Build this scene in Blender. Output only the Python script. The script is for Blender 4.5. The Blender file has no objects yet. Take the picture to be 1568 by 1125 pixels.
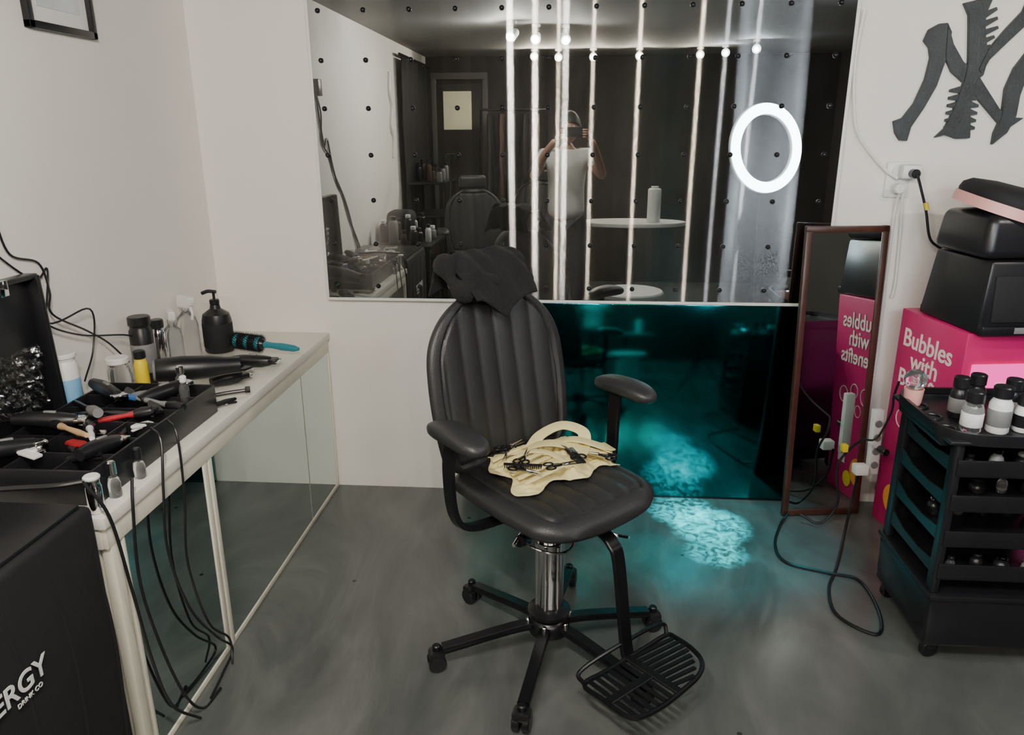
import bpy, bmesh, math, random
from mathutils import Vector, Matrix, noise, Euler
random.seed(3)
SC=bpy.context.scene; COL=SC.collection
V=Vector
# ---------------------------------------------------------------- materials
def mat(name,col,rough=.5,metal=0,var=.1,scale=14,bump=0,emit=None,estr=0,trans=0,coat=0,bscale=None,sheen=0):
    m=bpy.data.materials.new(name); m.use_nodes=True
    nt=m.node_tree; n=nt.nodes; l=nt.links; b=n['Principled BSDF']
    tc=n.new('ShaderNodeTexCoord'); nz=n.new('ShaderNodeTexNoise')
    nz.inputs['Scale'].default_value=scale; nz.inputs['Detail'].default_value=4
    l.new(tc.outputs['Object'],nz.inputs['Vector'])
    mx=n.new('ShaderNodeMix'); mx.data_type='RGBA'
    a=[max(0,c*(1-var)) for c in col]; c2=[min(1,c*(1+var)) for c in col]
    mx.inputs[6].default_value=(*a,1); mx.inputs[7].default_value=(*c2,1)
    l.new(nz.outputs['Fac'],mx.inputs[0]); l.new(mx.outputs[2],b.inputs['Base Color'])
    b.inputs['Roughness'].default_value=rough; b.inputs['Metallic'].default_value=metal
    b.inputs['Transmission Weight'].default_value=trans
    b.inputs['Coat Weight'].default_value=coat
    b.inputs['Sheen Weight'].default_value=sheen
    if emit: b.inputs['Emission Color'].default_value=(*emit,1); b.inputs['Emission Strength'].default_value=estr
    if bump:
        n2=n.new('ShaderNodeTexNoise'); n2.inputs['Scale'].default_value=bscale or scale*6; n2.inputs['Detail'].default_value=5
        l.new(tc.outputs['Object'],n2.inputs['Vector'])
        bp=n.new('ShaderNodeBump'); bp.inputs['Strength'].default_value=bump; bp.inputs['Distance'].default_value=.005
        l.new(n2.outputs['Fac'],bp.inputs['Height']); l.new(bp.outputs['Normal'],b.inputs['Normal'])
    return m
M={}
M['wall']=mat('painted_plaster',(.85,.825,.775),.7,var=.03,scale=2.5,bump=.1,bscale=40)
M['dark']=mat('dark_paint',(.026,.022,.020),.8,var=.3,scale=3)
M['ceil']=mat('ceiling_paint',(.20,.195,.19),.8,var=.06,scale=2)
M['blk']=mat('black_plastic',(.010,.010,.012),.34,var=.2)
M['blkm']=mat('black_matte',(.007,.007,.008),.8,var=.3,bump=.2)
M['cloth']=mat('black_towel',(.008,.008,.009),.95,var=.3,bump=.6,bscale=260,sheen=.02)
M['lea']=mat('black_leather',(.026,.027,.029),.40,var=.12,bump=.2,bscale=300)
M['mblk']=mat('black_metal',(.010,.010,.012),.3,metal=.3)
M['chr']=mat('chrome',(.75,.75,.75),.1,metal=1,var=.03)
M['mir']=mat('mirror_silver',(.64,.73,.71),.01,metal=1,var=.015)
M['wht']=mat('white_plastic',(.8,.8,.78),.4,var=.03)
M['cream']=mat('cream_wood_trim',(.76,.73,.60),.45,var=.08)
M['ctop']=mat('counter_laminate',(.80,.78,.70),.3,var=.06,scale=8)
M['yel']=mat('yellow_cloth',(.92,.80,.40),.8,var=.12,bump=.5,bscale=90)
M['wood']=mat('dark_red_wood',(.06,.022,.015),.35,var=.4,scale=20)
M['pink']=mat('magenta_print',(.60,.012,.14),.4,var=.04)
M['pinkl']=mat('magenta_lightbox',(.85,.05,.35),.4,var=.03,emit=(1,.06,.38),estr=1.3)
M['crm']=mat('cream_print',(.95,.80,.74),.5,var=.02)
M['org']=mat('orange_print',(.9,.35,.05),.5)
M['rose']=mat('rose_plastic',(.85,.42,.38),.35)
M['red']=mat('red_plastic',(.4,.02,.03),.35)
M['blue']=mat('blue_plastic',(.03,.14,.4),.35)
M['teal']=mat('teal_plastic',(.02,.22,.28),.35)
M['lblu']=mat('blue_label',(.2,.45,.7),.4)
M['ylp']=mat('yellow_plastic',(.8,.6,.02),.35)
M['tan']=mat('wood_handle',(.55,.38,.2),.4,var=.3)
M['glass']=mat('clear_glass',(.95,.97,.98),.04,trans=.95,var=.01)
M['skin']=mat('skin',(.36,.2,.14),.5,var=.08)
M['shirt']=mat('white_tshirt',(.6,.6,.58),.85,var=.05,bump=.2)
M['jean']=mat('dark_trousers',(.03,.035,.05),.85)
M['hair']=mat('dark_hair',(.015,.012,.01),.6)
M['paper']=mat('picture_print',(.62,.66,.68),.5,var=.35,scale=6)
M['door']=mat('door_grey',(.07,.065,.06),.6)
M['lit']=mat('lit_window_glass',(.9,.85,.6),.5,emit=(1,.86,.55),estr=.6)
M['ring']=mat('ring_led',(1,1,1),.4,emit=(.78,.89,1),estr=36)
M['logo']=mat('logo_grey',(.03,.037,.04),.55,var=.6,scale=22,bump=.4)
M['grey']=mat('grey_plastic',(.2,.2,.2),.5)
M['brn']=mat('brown_coat_cloth',(.06,.035,.025),.9,bump=.5)

def special():
    m=bpy.data.materials.new('epoxy_floor'); m.use_nodes=True; nt=m.node_tree; n=nt.nodes; l=nt.links; b=n['Principled BSDF']
    tc=n.new('ShaderNodeTexCoord'); mp=n.new('ShaderNodeMapping'); mp.inputs['Scale'].default_value=(1.6,.6,1); mp.inputs['Rotation'].default_value=(0,0,.45)
    l.new(tc.outputs['Object'],mp.inputs[0])
    nz=n.new('ShaderNodeTexNoise'); nz.inputs['Scale'].default_value=1.9; nz.inputs['Detail'].default_value=8; nz.inputs['Roughness'].default_value=.55; nz.inputs['Distortion'].default_value=2.0
    l.new(mp.outputs[0],nz.inputs['Vector'])
    r=n.new('ShaderNodeValToRGB'); e=r.color_ramp.elements
    e[0].position=.28; e[0].color=(.072,.080,.076,1); e[1].position=.80; e[1].color=(.170,.178,.165,1)
    x=e.new(.5); x.color=(.104,.112,.107,1)
    l.new(nz.outputs['Fac'],r.inputs[0])
    vo=n.new('ShaderNodeTexVoronoi'); vo.inputs['Scale'].default_value=5; l.new(tc.outputs['Object'],vo.inputs['Vector'])
    lt=n.new('ShaderNodeMath'); lt.operation='LESS_THAN'; lt.inputs[1].default_value=.035; l.new(vo.outputs['Distance'],lt.inputs[0])
    mx=n.new('ShaderNodeMix'); mx.data_type='RGBA'; mx.inputs[7].default_value=(.025,.025,.025,1); l.new(lt.outputs[0],mx.inputs[0]); l.new(r.outputs[0],mx.inputs[6])
    l.new(mx.outputs[2],b.inputs['Base Color'])
    r2=n.new('ShaderNodeMapRange'); r2.inputs['To Min'].default_value=.12; r2.inputs['To Max'].default_value=.30
    l.new(nz.outputs['Fac'],r2.inputs[0]); l.new(r2.outputs[0],b.inputs['Roughness'])
    b.inputs['Specular IOR Level'].default_value=.7
    bp=n.new('ShaderNodeBump'); bp.inputs['Strength'].default_value=.15; bp.inputs['Distance'].default_value=.02
    l.new(nz.outputs['Fac'],bp.inputs['Height']); l.new(bp.outputs[0],b.inputs['Normal'])
    M['floor']=m
    m=bpy.data.materials.new('wiped_mirror'); m.use_nodes=True; nt=m.node_tree; n=nt.nodes; l=nt.links
    n.remove(n['Principled BSDF']); out=n['Material Output']
    g=n.new('ShaderNodeBsdfAnisotropic'); g.inputs['Color'].default_value=(.375,.40,.395,1); g.inputs['Roughness'].default_value=.0
    h=n.new('ShaderNodeBsdfAnisotropic'); h.inputs['Color'].default_value=(.85,.83,.8,1); h.inputs['Roughness'].default_value=.12; h.inputs['Anisotropy'].default_value=.95
    cx=n.new('ShaderNodeCombineXYZ'); cx.inputs[0].default_value=1; l.new(cx.outputs[0],h.inputs['Tangent'])
    tc=n.new('ShaderNodeTexCoord'); mp=n.new('ShaderNodeMapping'); mp.inputs['Scale'].default_value=(5,1,1.2); l.new(tc.outputs['Object'],mp.inputs[0])
    nz=n.new('ShaderNodeTexNoise'); nz.inputs['Scale'].default_value=1.5; nz.inputs['Detail'].default_value=5; l.new(mp.outputs[0],nz.inputs['Vector'])
    mr=n.new('ShaderNodeMapRange'); mr.inputs['From Min'].default_value=.3; mr.inputs['From Max'].default_value=.7; mr.inputs['To Min'].default_value=.06; mr.inputs['To Max'].default_value=.18
    l.new(nz.outputs['Fac'],mr.inputs[0])
    mx=n.new('ShaderNodeMixShader'); l.new(mr.outputs[0],mx.inputs[0])
    l.new(g.outputs[0],mx.inputs[1]); l.new(h.outputs[0],mx.inputs[2]); l.new(mx.outputs[0],out.inputs[0])
    M['wmir']=m
    M['tealm']=mat('teal_film_mirror',(.0,.25,.26),.085,metal=1,var=.06,scale=2)
    m=bpy.data.materials.new('crinkled_plastic'); m.use_nodes=True; nt=m.node_tree; n=nt.nodes; l=nt.links
    n.remove(n['Principled BSDF']); out=n['Material Output']
    tr=n.new('ShaderNodeBsdfTransparent'); gl=n.new('ShaderNodeBsdfAnisotropic'); gl.inputs['Roughness'].default_value=.15; gl.inputs['Color'].default_value=(.9,.92,.95,1)
    nz=n.new('ShaderNodeTexNoise'); nz.inputs['Scale'].default_value=28; nz.inputs['Detail'].default_value=4; tc=n.new('ShaderNodeTexCoord'); l.new(tc.outputs['Object'],nz.inputs['Vector'])
    bp=n.new('ShaderNodeBump'); bp.inputs['Strength'].default_value=1; bp.inputs['Distance'].default_value=.01; l.new(nz.outputs['Fac'],bp.inputs['Height']); l.new(bp.outputs[0],gl.inputs['Normal'])
    mx=n.new('ShaderNodeMixShader'); mx.inputs[0].default_value=.2; l.new(tr.outputs[0],mx.inputs[1]); l.new(gl.outputs[0],mx.inputs[2]); l.new(mx.outputs[0],out.inputs[0])
    M['bag']=m
special()
# ---------------------------------------------------------------- geometry helpers
def mk(name,verts,faces,m,parent=None,loc=(0,0,0),rot=(0,0,0),smooth=True,ang=40,merge=False,mtx=None):
    me=bpy.data.meshes.new(name); me.from_pydata([tuple(v) for v in verts],[],faces)
    bm=bmesh.new(); bm.from_mesh(me)
    if merge: bmesh.ops.remove_doubles(bm,verts=bm.verts,dist=1e-5)
    bmesh.ops.recalc_face_normals(bm,faces=bm.faces); bm.to_mesh(me); bm.free()
    return fin(name,me,m,parent,loc,rot,smooth,ang,mtx)
def fin(name,me,m,parent=None,loc=(0,0,0),rot=(0,0,0),smooth=True,ang=40,mtx=None):
    me.materials.append(m)
    if smooth:
        for p in me.polygons: p.use_smooth=True
        me.set_sharp_from_angle(angle=math.radians(ang))
    o=bpy.data.objects.new(name,me); COL.objects.link(o)
    if mtx is not None: o.matrix_basis=mtx
    else: o.location=loc; o.rotation_euler=rot
    if parent: o.parent=parent
    return o
def empty(name,loc=(0,0,0),rz=0,rot=None,parent=None):
    o=bpy.data.objects.new(name,None); o.empty_display_size=.1; COL.objects.link(o)
    o.location=loc; o.rotation_euler=rot or (0,0,rz)
    if parent: o.parent=parent
    return o
def box(name,s,loc,m,parent=None,rot=(0,0,0),bev=.004,taper=None,seg=2):
    bm=bmesh.new(); bmesh.ops.create_cube(bm,size=1)
    for v in bm.verts:
        if taper and v.co.z>0: v.co.x*=taper[0]; v.co.y*=taper[1]
        v.co=V((v.co.x*s[0],v.co.y*s[1],v.co.z*s[2]))
    bev=min(bev,min(s)*.45)
    if bev>0: bmesh.ops.bevel(bm,geom=bm.edges[:],offset=bev,segments=seg,affect='EDGES',profile=.5)
    me=bpy.data.meshes.new(name); bm.to_mesh(me); bm.free()
    return fin(name,me,m,parent,loc,rot)
def lathe(name,prof,m,loc=(0,0,0),rot=(0,0,0),parent=None,seg=32,sx=1,sy=1):
    vs=[];fs=[];N=len(prof)
    for i in range(seg):
        a=2*math.pi*i/seg
        for r,z in prof: vs.append((r*math.cos(a)*sx,r*math.sin(a)*sy,z))
    for i in range(seg):
        j=(i+1)%seg
        for k in range(N-1): fs.append((i*N+k,j*N+k,j*N+k+1,i*N+k+1))
    if prof[0][0]>1e-6: fs.append([i*N for i in range(seg)][::-1])
    if prof[-1][0]>1e-6: fs.append([i*N+N-1 for i in range(seg)])
    return mk(name,vs,fs,m,parent,loc,rot,merge=True)
def cyl(name,r,h,loc,m,parent=None,rot=(0,0,0),r2=None,seg=28,b=.003):
    r2=r if r2 is None else r2; b=min(b,r*.4,r2*.4,h*.3)
    return lathe(name,[(0,-h/2),(r-b,-h/2),(r,-h/2+b),(r2,h/2-b),(r2-b,h/2),(0,h/2)],m,loc,rot,parent,seg)
def spline(pts,n=8,closed=False):
    P=[V(p) for p in pts]; out=[];N=len(P)
    if N<3: return P
    rng=range(N) if closed else range(N-1)
    for i in rng:
        p0=P[(i-1)%N] if closed or i>0 else P[0]*2-P[1]; p1=P[i]; p2=P[(i+1)%N]
        p3=P[(i+2)%N] if closed or i+2<N else P[-1]*2-P[-2]
        for k in range(n):
            t=k/n
            out.append(.5*((2*p1)+(-p0+p2)*t+(2*p0-5*p1+4*p2-p3)*t*t+(-p0+3*p1-3*p2+p3)*t**3))
    if not closed: out.append(P[-1])
    return out
def tube(name,pts,r,m,parent=None,res=8,n=8,closed=False,smooth=True,flat=None,loc=(0,0,0),rot=(0,0,0),sec=None,up=None):
    P=spline(pts,n,closed) if smooth else [V(p) for p in pts]
    N=len(P); vs=[];fs=[]
    if sec is None:
        if flat:
            w,h=flat; sec=[(w,h*.6),(w*.85,h),(-w*.85,h),(-w,h*.6),(-w,-h*.6),(-w*.85,-h),(w*.85,-h),(w,-h*.6)]
        else: sec=[(math.cos(2*math.pi*k/res),math.sin(2*math.pi*k/res)) for k in range(res)]
    res=len(sec); nrm=None
    for i in range(N):
        if closed: t=(P[(i+1)%N]-P[i-1]).normalized()
        else: t=(P[min(i+1,N-1)]-P[max(i-1,0)]).normalized()
        if up is not None: nrm=V(up)
        elif nrm is None: nrm=V((0,0,1)) if abs(t.z)<.9 else V((1,0,0))
        nrm=(nrm-t*nrm.dot(t)).normalized(); bn=t.cross(nrm)
        rr=r(i/(N-1)) if callable(r) else (1 if (flat or len(sec)==4) else r)
        for a,b in sec: vs.append(P[i]+nrm*b*rr+bn*a*rr)
    for i in range(N if closed else N-1):
        j=(i+1)%N
        for k in range(res):
            k2=(k+1)%res; fs.append((i*res+k,i*res+k2,j*res+k2,j*res+k))
    if not closed:
        fs.append(list(range(res))[::-1]); fs.append([(N-1)*res+k for k in range(res)])
    return mk(name,vs,fs,m,parent,loc,rot)
def prism(name,poly,th,m,parent=None,loc=(0,0,0),rot=(0,0,0),bev=0):
    bm=bmesh.new(); vv=[bm.verts.new((p[0],p[1],0)) for p in poly]; f=bm.faces.new(vv)
    r=bmesh.ops.extrude_face_region(bm,geom=[f]); bmesh.ops.translate(bm,verts=[e for e in r['geom'] if isinstance(e,bmesh.types.BMVert)],vec=(0,0,th))
    bmesh.ops.recalc_face_normals(bm,faces=bm.faces)
    if bev: bmesh.ops.bevel(bm,geom=bm.edges[:],offset=bev,segments=2,affect='EDGES')
    bmesh.ops.triangulate(bm,faces=[f for f in bm.faces if len(f.verts)>4])
    me=bpy.data.meshes.new(name); bm.to_mesh(me); bm.free()
    return fin(name,me,m,parent,loc,rot,ang=30)
def grid(name,fn,nu,nv,m,parent=None,loc=(0,0,0),rot=(0,0,0),th=0,ang=80):
    vs=[];fs=[]
    for j in range(nv+1):
        for i in range(nu+1): vs.append(fn(i/nu,j/nv))
    for j in range(nv):
        for i in range(nu):
            a=j*(nu+1)+i; fs.append((a,a+1,a+nu+2,a+nu+1))
    o=mk(name,vs,fs,m,parent,loc,rot,ang=ang)
    if th:
        s=o.modifiers.new('thick','SOLIDIFY'); s.thickness=th; s.offset=0
    return o
def text(name,s,size,m,parent,mtx,ext=.0008,off=0,align='CENTER'):
    c=bpy.data.curves.new(name,'FONT'); c.body=s; c.size=size; c.extrude=ext; c.offset=off; c.align_x=align
    c.materials.append(m); o=bpy.data.objects.new(name,c); COL.objects.link(o)
    o.matrix_basis=mtx; o.parent=parent; return o
def frame_mtx(x,y,z,loc):
    x=V(x).normalized();y=V(y).normalized();z=V(z).normalized()
    m=Matrix((x,y,z)).transposed().to_4x4(); m.translation=V(loc); return m
def cushion(name,L,wf,T,Tb,m,parent,mtx,chw=.07,margin=.035,nu=90,nv=56,depth=.006,bend=None):
    vs=[];fs=[]
    for side in (0,1):
        for j in range(nv+1):
            v=.5-.5*math.cos(math.pi*j/nv); w=2*v-1; W=wf(v)
            for i in range(nu+1):
                u=-math.cos(math.pi*i/nu)*.35+(2*i/nu-1)*.65
                x=W*u; y=v*L
                e=math.sqrt(max(0,1-abs(u)**5))*math.sqrt(max(0,1-abs(w)**7))
                if side==0:
                    z=T*e
                    dE=min(W-abs(x),y,L-y)
                    if dE>margin: z+=depth*(min(1,abs(math.sin(math.pi*x/chw))**.6)-1)
                    z-=depth*1.2*math.exp(-((dE-margin)/.004)**2)
                else: z=-Tb*e
                if bend: z+=bend(u,v)
                vs.append((x,y,z))
    o=(nu+1)*(nv+1)
    for j in range(nv):
        for i in range(nu):
            a=j*(nu+1)+i
            fs.append((a,a+1,a+nu+2,a+nu+1)); fs.append((o+a,o+a+nu+1,o+a+nu+2,o+a+1))
    return mk(name,vs,fs,m,parent,mtx=mtx,merge=True,ang=75)
def nz(x,y,z=0,s=1): return noise.noise(V((x*s,y*s,z*s)))

# ---------------------------------------------------------------- room
XL,XR,YB,YF,H=-1.463,2.5,3.0,-1.95,2.2
box('floor',(XR-XL+.2,YB-YF+.2,.1),((XL+XR)/2,(YB+YF)/2,-.05),M['floor'],bev=0)
box('ceiling',(XR-XL+.2,YB-YF+.2,.1),((XL+XR)/2,(YB+YF)/2,H+.05),M['ceil'],bev=0)
box('wall_back',(XR-XL+.2,.1,H),((XL+XR)/2,YB+.05,H/2),M['wall'],bev=0)
box('wall_left',(.1,YB-YF,H),(XL-.05,(YB+YF)/2,H/2),M['wall'],bev=0)
box('wall_right',(.1,YB-YF,H),(XR+.05,(YB+YF)/2,H/2),M['dark'],bev=0)
box('wall_front',(XR-XL+.2,.1,H),((XL+XR)/2,YF-.05,H/2),M['dark'],bev=0)
d=empty('door_1',(-1.13,YF,0))
box('leaf',(.46,.04,1.95),(0,.02,.975),M['door'],d)
for sx in(-.255,.255): box('jamb',(.05,.06,2.0),(sx,.03,1.0),M['ceil'],d)
box('head',(.56,.06,.06),(0,.03,2.02),M['ceil'],d)
box('glazing',(.28,.01,.36),(-.02,.045,1.70),M['lit'],d)
box('handle',(.1,.03,.02),(.17,.06,1.0),M['chr'],d)
cu=empty('added_dark_drape',(XL+.05,-1.22,0))  # drape added to darken the rear left wall in the mirror reflection
grid('drape',lambda u,v:(.025*math.sin(u*40+2*nz(u*5,v*2))*(.5+.5*v),-.66+u*1.32,2.08-v*2.04),120,8,M['blkm'],cu,th=.004)
tube('rod',[(0,-.68,2.1),(0,.68,2.1)],.012,M['mblk'],cu,smooth=False)

# ---------------------------------------------------------------- wall mirror with bulbs
wm=empty('wall_mirror',(0,2.985,.855))
box('mirror_glass',(1.955,.012,1.33),(-.003,-.006,.667),M['wmir'],wm,bev=0)
box('frame_bottom',(1.97,.022,.012),(-.003,-.002,-.005),M['wht'],wm,bev=.002)
for x in(-.987,.981): box('frame_side',(.012,.022,1.335),(x,-.002,.665),M['wht'],wm,bev=.002)
vs=[];fs=[]
for r in range(8):
    for c in range(12):
        cx=-.944+c*.1694; cz=.05+r*.17
        b=len(vs); S=10; rings=[(.0095,0),(.0095,-.004),(.007,-.009),(.003,-.011)]
        for rr,yy in rings:
            for k in range(S): vs.append((cx+rr*math.cos(2*math.pi*k/S),-.012+yy,cz+rr*math.sin(2*math.pi*k/S)))
        for q in range(3):
            for k in range(S): fs.append((b+q*S+k,b+q*S+(k+1)%S,b+(q+1)*S+(k+1)%S,b+(q+1)*S+k))
        fs.append([b+3*S+k for k in range(S)])
mk('unlit_bulbs',vs,fs,M['mblk'],wm)
tp=empty('teal_mirror_panel',(.231,2.985,0))
box('glass',(1.362,.012,.84),(0,0,.422),M['tealm'],tp,bev=.002)
box('edge_strip',(1.362,.016,.006),(0,0,.004),M['blk'],tp,bev=.001)

# ---------------------------------------------------------------- salon chair
DZ=.027
def salon_chair(name,loc,rz):
    c=empty(name,loc,rz)
    bs=empty('base',(.043,-.040,0),parent=c)
    base=[(20+47)+60*i for i in range(6)]
    for i,a in enumerate(base):
        ar=math.radians(a); d=V((math.cos(ar),math.sin(ar),0))
        tube('leg_%d'%(i+1),[d*.03+V((0,0,.095)),d*.12+V((0,0,.092)),d*.325+V((0,0,.064))],1,M['mblk'],bs,flat=(.017,.011),n=4)
        p=d*.343
        cyl('caster_stem_%d'%(i+1),.012,.05,(p.x,p.y,.056),M['mblk'],bs)
        tn=V((-d.y,d.x,0))
        for s in(-1,1):
            q=p+tn*.014*s
            cyl('caster_%d%s'%(i+1,'ab'[s>0]),.026,.02,(q.x,q.y,.026),M['blk'],bs,rot=(math.pi/2,0,ar))
        box('caster_hood_%d'%(i+1),(.045,.05,.028),(p.x,p.y,.05),M['blk'],bs,rot=(0,0,ar),bev=.01)
        b2=d*.065; cyl('bolt_%d'%(i+1),.007,.02,(b2.x,b2.y,.108),M['chr'],bs)
    lathe('hub',[(0,.06),(.05,.06),(.062,.07),(.062,.1),(.05,.115),(.04,.12),(.04,.135),(0,.135)],M['mblk'],parent=bs)
    lathe('hub_collar',[(.0,.13),(.062,.13),(.064,.14),(.045,.15),(0,.15)],M['mblk'],parent=bs)
    cyl('column',.038,.23,(0,0,.255),M['chr'],bs)
    for k in range(6):
        a=k*math.pi/3; cyl('column_rib_%d'%k,.007,.22,(.036*math.cos(a),.036*math.sin(a),.255),M['chr'],bs)
    cyl('column_top',.03,.08,(0,0,.40),M['chr'],bs)
    u=empty('upper_assembly',(0,0,DZ)); u.parent=c
    box('mechanism',(.22,.2,.04),(0.01,-.01,.415),M['mblk'],u,bev=.008)
    tube('height_lever',[(.02,.03,.37),(.05,.1,.345),(.1,.17,.31),(.14,.19,.31)],.005,M['chr'],u)
    tube('tilt_lever',[(-.02,-.03,.37),(-.03,-.08,.35),(.0,-.14,.34)],.006,M['chr'],u)
    cyl('lever_knob',.018,.05,(-.02,-.09,.33),M['mblk'],u,rot=(1.2,0,.4))
    tube('lever_ring',[(.043+.07*math.cos(q*math.pi/5),-.040+.07*math.sin(q*math.pi/5),.335+.01*math.sin(q)) for q in range(10)],.004,M['chr'],u,closed=True,n=3)
    def ws(v):
        w=.236*(.93+.07*math.sin(math.pi*v))
        if v>.8: w*=(1-((v-.8)/.2)**2.6*.38)
        if v<.15: w*=(1-((.15-v)/.15)**2.4*.3)
        return w
    cushion('seat',.49,ws,.05,.03,M['lea'],u,frame_mtx((0,-1,0),(1,0,0),(0,0,1),(-.235,0,.482)),chw=.062,margin=.05,depth=.008,
        bend=lambda u,v:-.010*max(0,(v-.7)/.3)**2+.012*u*u-.01)
    cyl('seat_pan',.19,.03,(0,0,.447),M['blk'],u)
    def wb(v):
        w=.256*(.84+.16*math.sin(math.pi*min(1,.12+v*.85)))
        if v>.6: w*=math.sqrt(max(0,1-((v-.6)/.4)**2.6))*.999+.001
        if v<.12: w*=(1-((.12-v)/.12)**2.2*.35)
        return w
    tilt=math.radians(11)
    up=V((-math.sin(tilt),0,math.cos(tilt))); nn=V((math.cos(tilt),0,math.sin(tilt)))
    cushion('backrest',.548,wb,.035,.035,M['lea'],u,frame_mtx((0,1,0),up,nn,(-.215,0,.488)),chw=.066,margin=.04,depth=.009,
        bend=lambda u,v:.03*u*u)
    tube('back_bracket',[(-.08,0,.415),(-.22,0,.42),(-.285,0,.47),(-.305,0,.62),(-.32,0,.75)],1,M['mblk'],u,flat=(.035,.006),n=6)
    for s,nm in((-1,'left'),(1,'right')):
        L=.25
        vs=[];fs=[];NS=18;NR=16
        for i in range(NS+1):
            t=i/NS; x=-L/2+L*t
            k=math.sqrt(max(0,1-abs(2*t-1)**3.2)); w=(.036+.014*t)*k; h=.027*k
            zc=.012*math.sin(math.pi*t)
            for q in range(NR):
                a=2*math.pi*q/NR; ca=math.cos(a);sa=math.sin(a)
                vs.append((x,w*math.copysign(abs(ca)**.8,ca),zc+h*math.copysign(abs(sa)**.8,sa)))
        for i in range(NS):
            for q in range(NR): fs.append((i*NR+q,i*NR+(q+1)%NR,(i+1)*NR+(q+1)%NR,(i+1)*NR+q))
        mk('armrest_pad_'+nm,vs,fs,M['lea'],u,loc=(-.02,s*.315,.708),merge=True,ang=80)
        tube('armrest_bar_'+nm,[(-.05,s*.31,.69),(-.06,s*.315,.6),(-.055,s*.305,.47),(-.04,s*.26,.425),(-.03,s*.1,.42)],1,M['mblk'],u,flat=(.022,.008),n=7,up=(0,1,.6))
    tube('footrest_post',[(.1,.02,.44),(.19,.02,.44),(.235,.02,.42),(.26,.02,.37),(.30,.02,.13),(.32,.02,.105)],1,M['mblk'],c,flat=(.021,.007),n=8,up=(1,0,.2))
    fr=empty('footrest_plate',(.318,0.008,.105),0,rot=(0,-.02,0)); fr.parent=c
    S=.88
    rim=[(0,-.165,0),(0,-.08,0),(0,.08,0),(0,.165,0),(.03,.172,.002),(.10,.168,.002),(.16,.145,.002),(.195,.09,.002),(.208,0,.002),(.212,-.08,.002),(.2,-.145,.002),(.165,-.168,.002),(.08,-.17,.002)]
    tube('rim',[(x*S,y,z) for x,y,z in rim],.007,M['mblk'],fr,closed=True,n=4)
    tube('top_rail',[(0,-.165,0),(-.02,-.16,.028),(-.02,0,.038),(-.02,.16,.028),(0,.165,0)],.006,M['mblk'],fr)
    for k in range(6):
        y=-.148+k*.024
        tube('slat_a%d'%k,[(.002,y,.002),(.205*S,y,.004)],1,M['mblk'],fr,flat=(.0065,.003),smooth=False)
    for k in range(8):
        x=(.012+k*.023)*S; ye=min(.16,math.sqrt(max(0,1-((x+.015)/(.215*S))**2))*.172)
        tube('slat_b%d'%k,[(x,.012,.003),(x+.014,max(.03,ye),.004)],1,M['mblk'],fr,flat=(.0064,.003),smooth=False)
    tube('spine',[(0,.0,.004),(.208*S,.0,.006)],1,M['mblk'],fr,flat=(.012,.004),smooth=False)
    tube('cross',[(.09,-.165,.004),(.09,-.01,.004)],1,M['mblk'],fr,flat=(.012,.004),smooth=False)
    tube('headrest_post',[(-.34,0,.9),(-.345,0,1.08)],1,M['mblk'],u,flat=(.02,.005),smooth=False)
    box('headrest_pad',(.07,.24,.11),(-.325,0,1.075),M['lea'],u,bev=.03,seg=4)
    return c
CH=(-.045,2.01,0); CR=math.radians(-47)
salon_chair('salon_chair',CH,CR)
CU=(CH[0],CH[1],DZ)
t=empty('black_towel',CU,CR)
def tow(u,v):
    y=(u-.5)*.262
    path=[(-.230,.985),(-.252,1.03),(-.262,1.08),(-.285,1.122),(-.325,1.138),(-.365,1.125),(-.382,1.09),(-.388,1.06),(-.392,1.03)]
    k=v*(len(path)-1); i=min(int(k),len(path)-2); fr=k-i
    x=path[i][0]*(1-fr)+path[i+1][0]*fr; z=path[i][1]*(1-fr)+path[i+1][1]*fr
    if v<.35:
        q=(.35-v)/.35; z+=q*(-.035*math.exp(-((y+.01)/.05)**2)+.045*abs(y)/.13); x+=.02*q
        y*=1-.15*q
    z-=.02*(abs(u-.5)*2)**3
    fold=.006*math.sin(y*90+z*60+3*nz(y*6,z*6))
    w=nz(y*9,x*7+z*8,1.3)*.018
    return (x+w*1.1+fold,y+w*.5,z+w*.6+fold*.5)
grid('towel_cloth',tow,70,70,M['cloth'],t,th=.008)
tube('towel_fold',[(-.34,-.125,1.11),(-.305,-.142,1.10),(-.28,-.142,1.07),(-.265,-.125,1.045),(-.25,-.09,1.03)],lambda q:.026+.010*math.sin(q*9),M['cloth'],t,res=14)
tube('towel_fold_front',[(-.265,.125,1.05),(-.25,.09,1.03),(-.235,.03,.995),(-.232,-.01,.97)],lambda q:.024-.010*q,M['cloth'],t,res=14)
tube('towel_fold_cross',[(-.285,-.12,1.10),(-.262,-.04,1.06),(-.262,.04,1.055),(-.275,.11,1.08)],lambda q:.018+.006*math.sin(q*6),M['cloth'],t,res=12)

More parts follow.
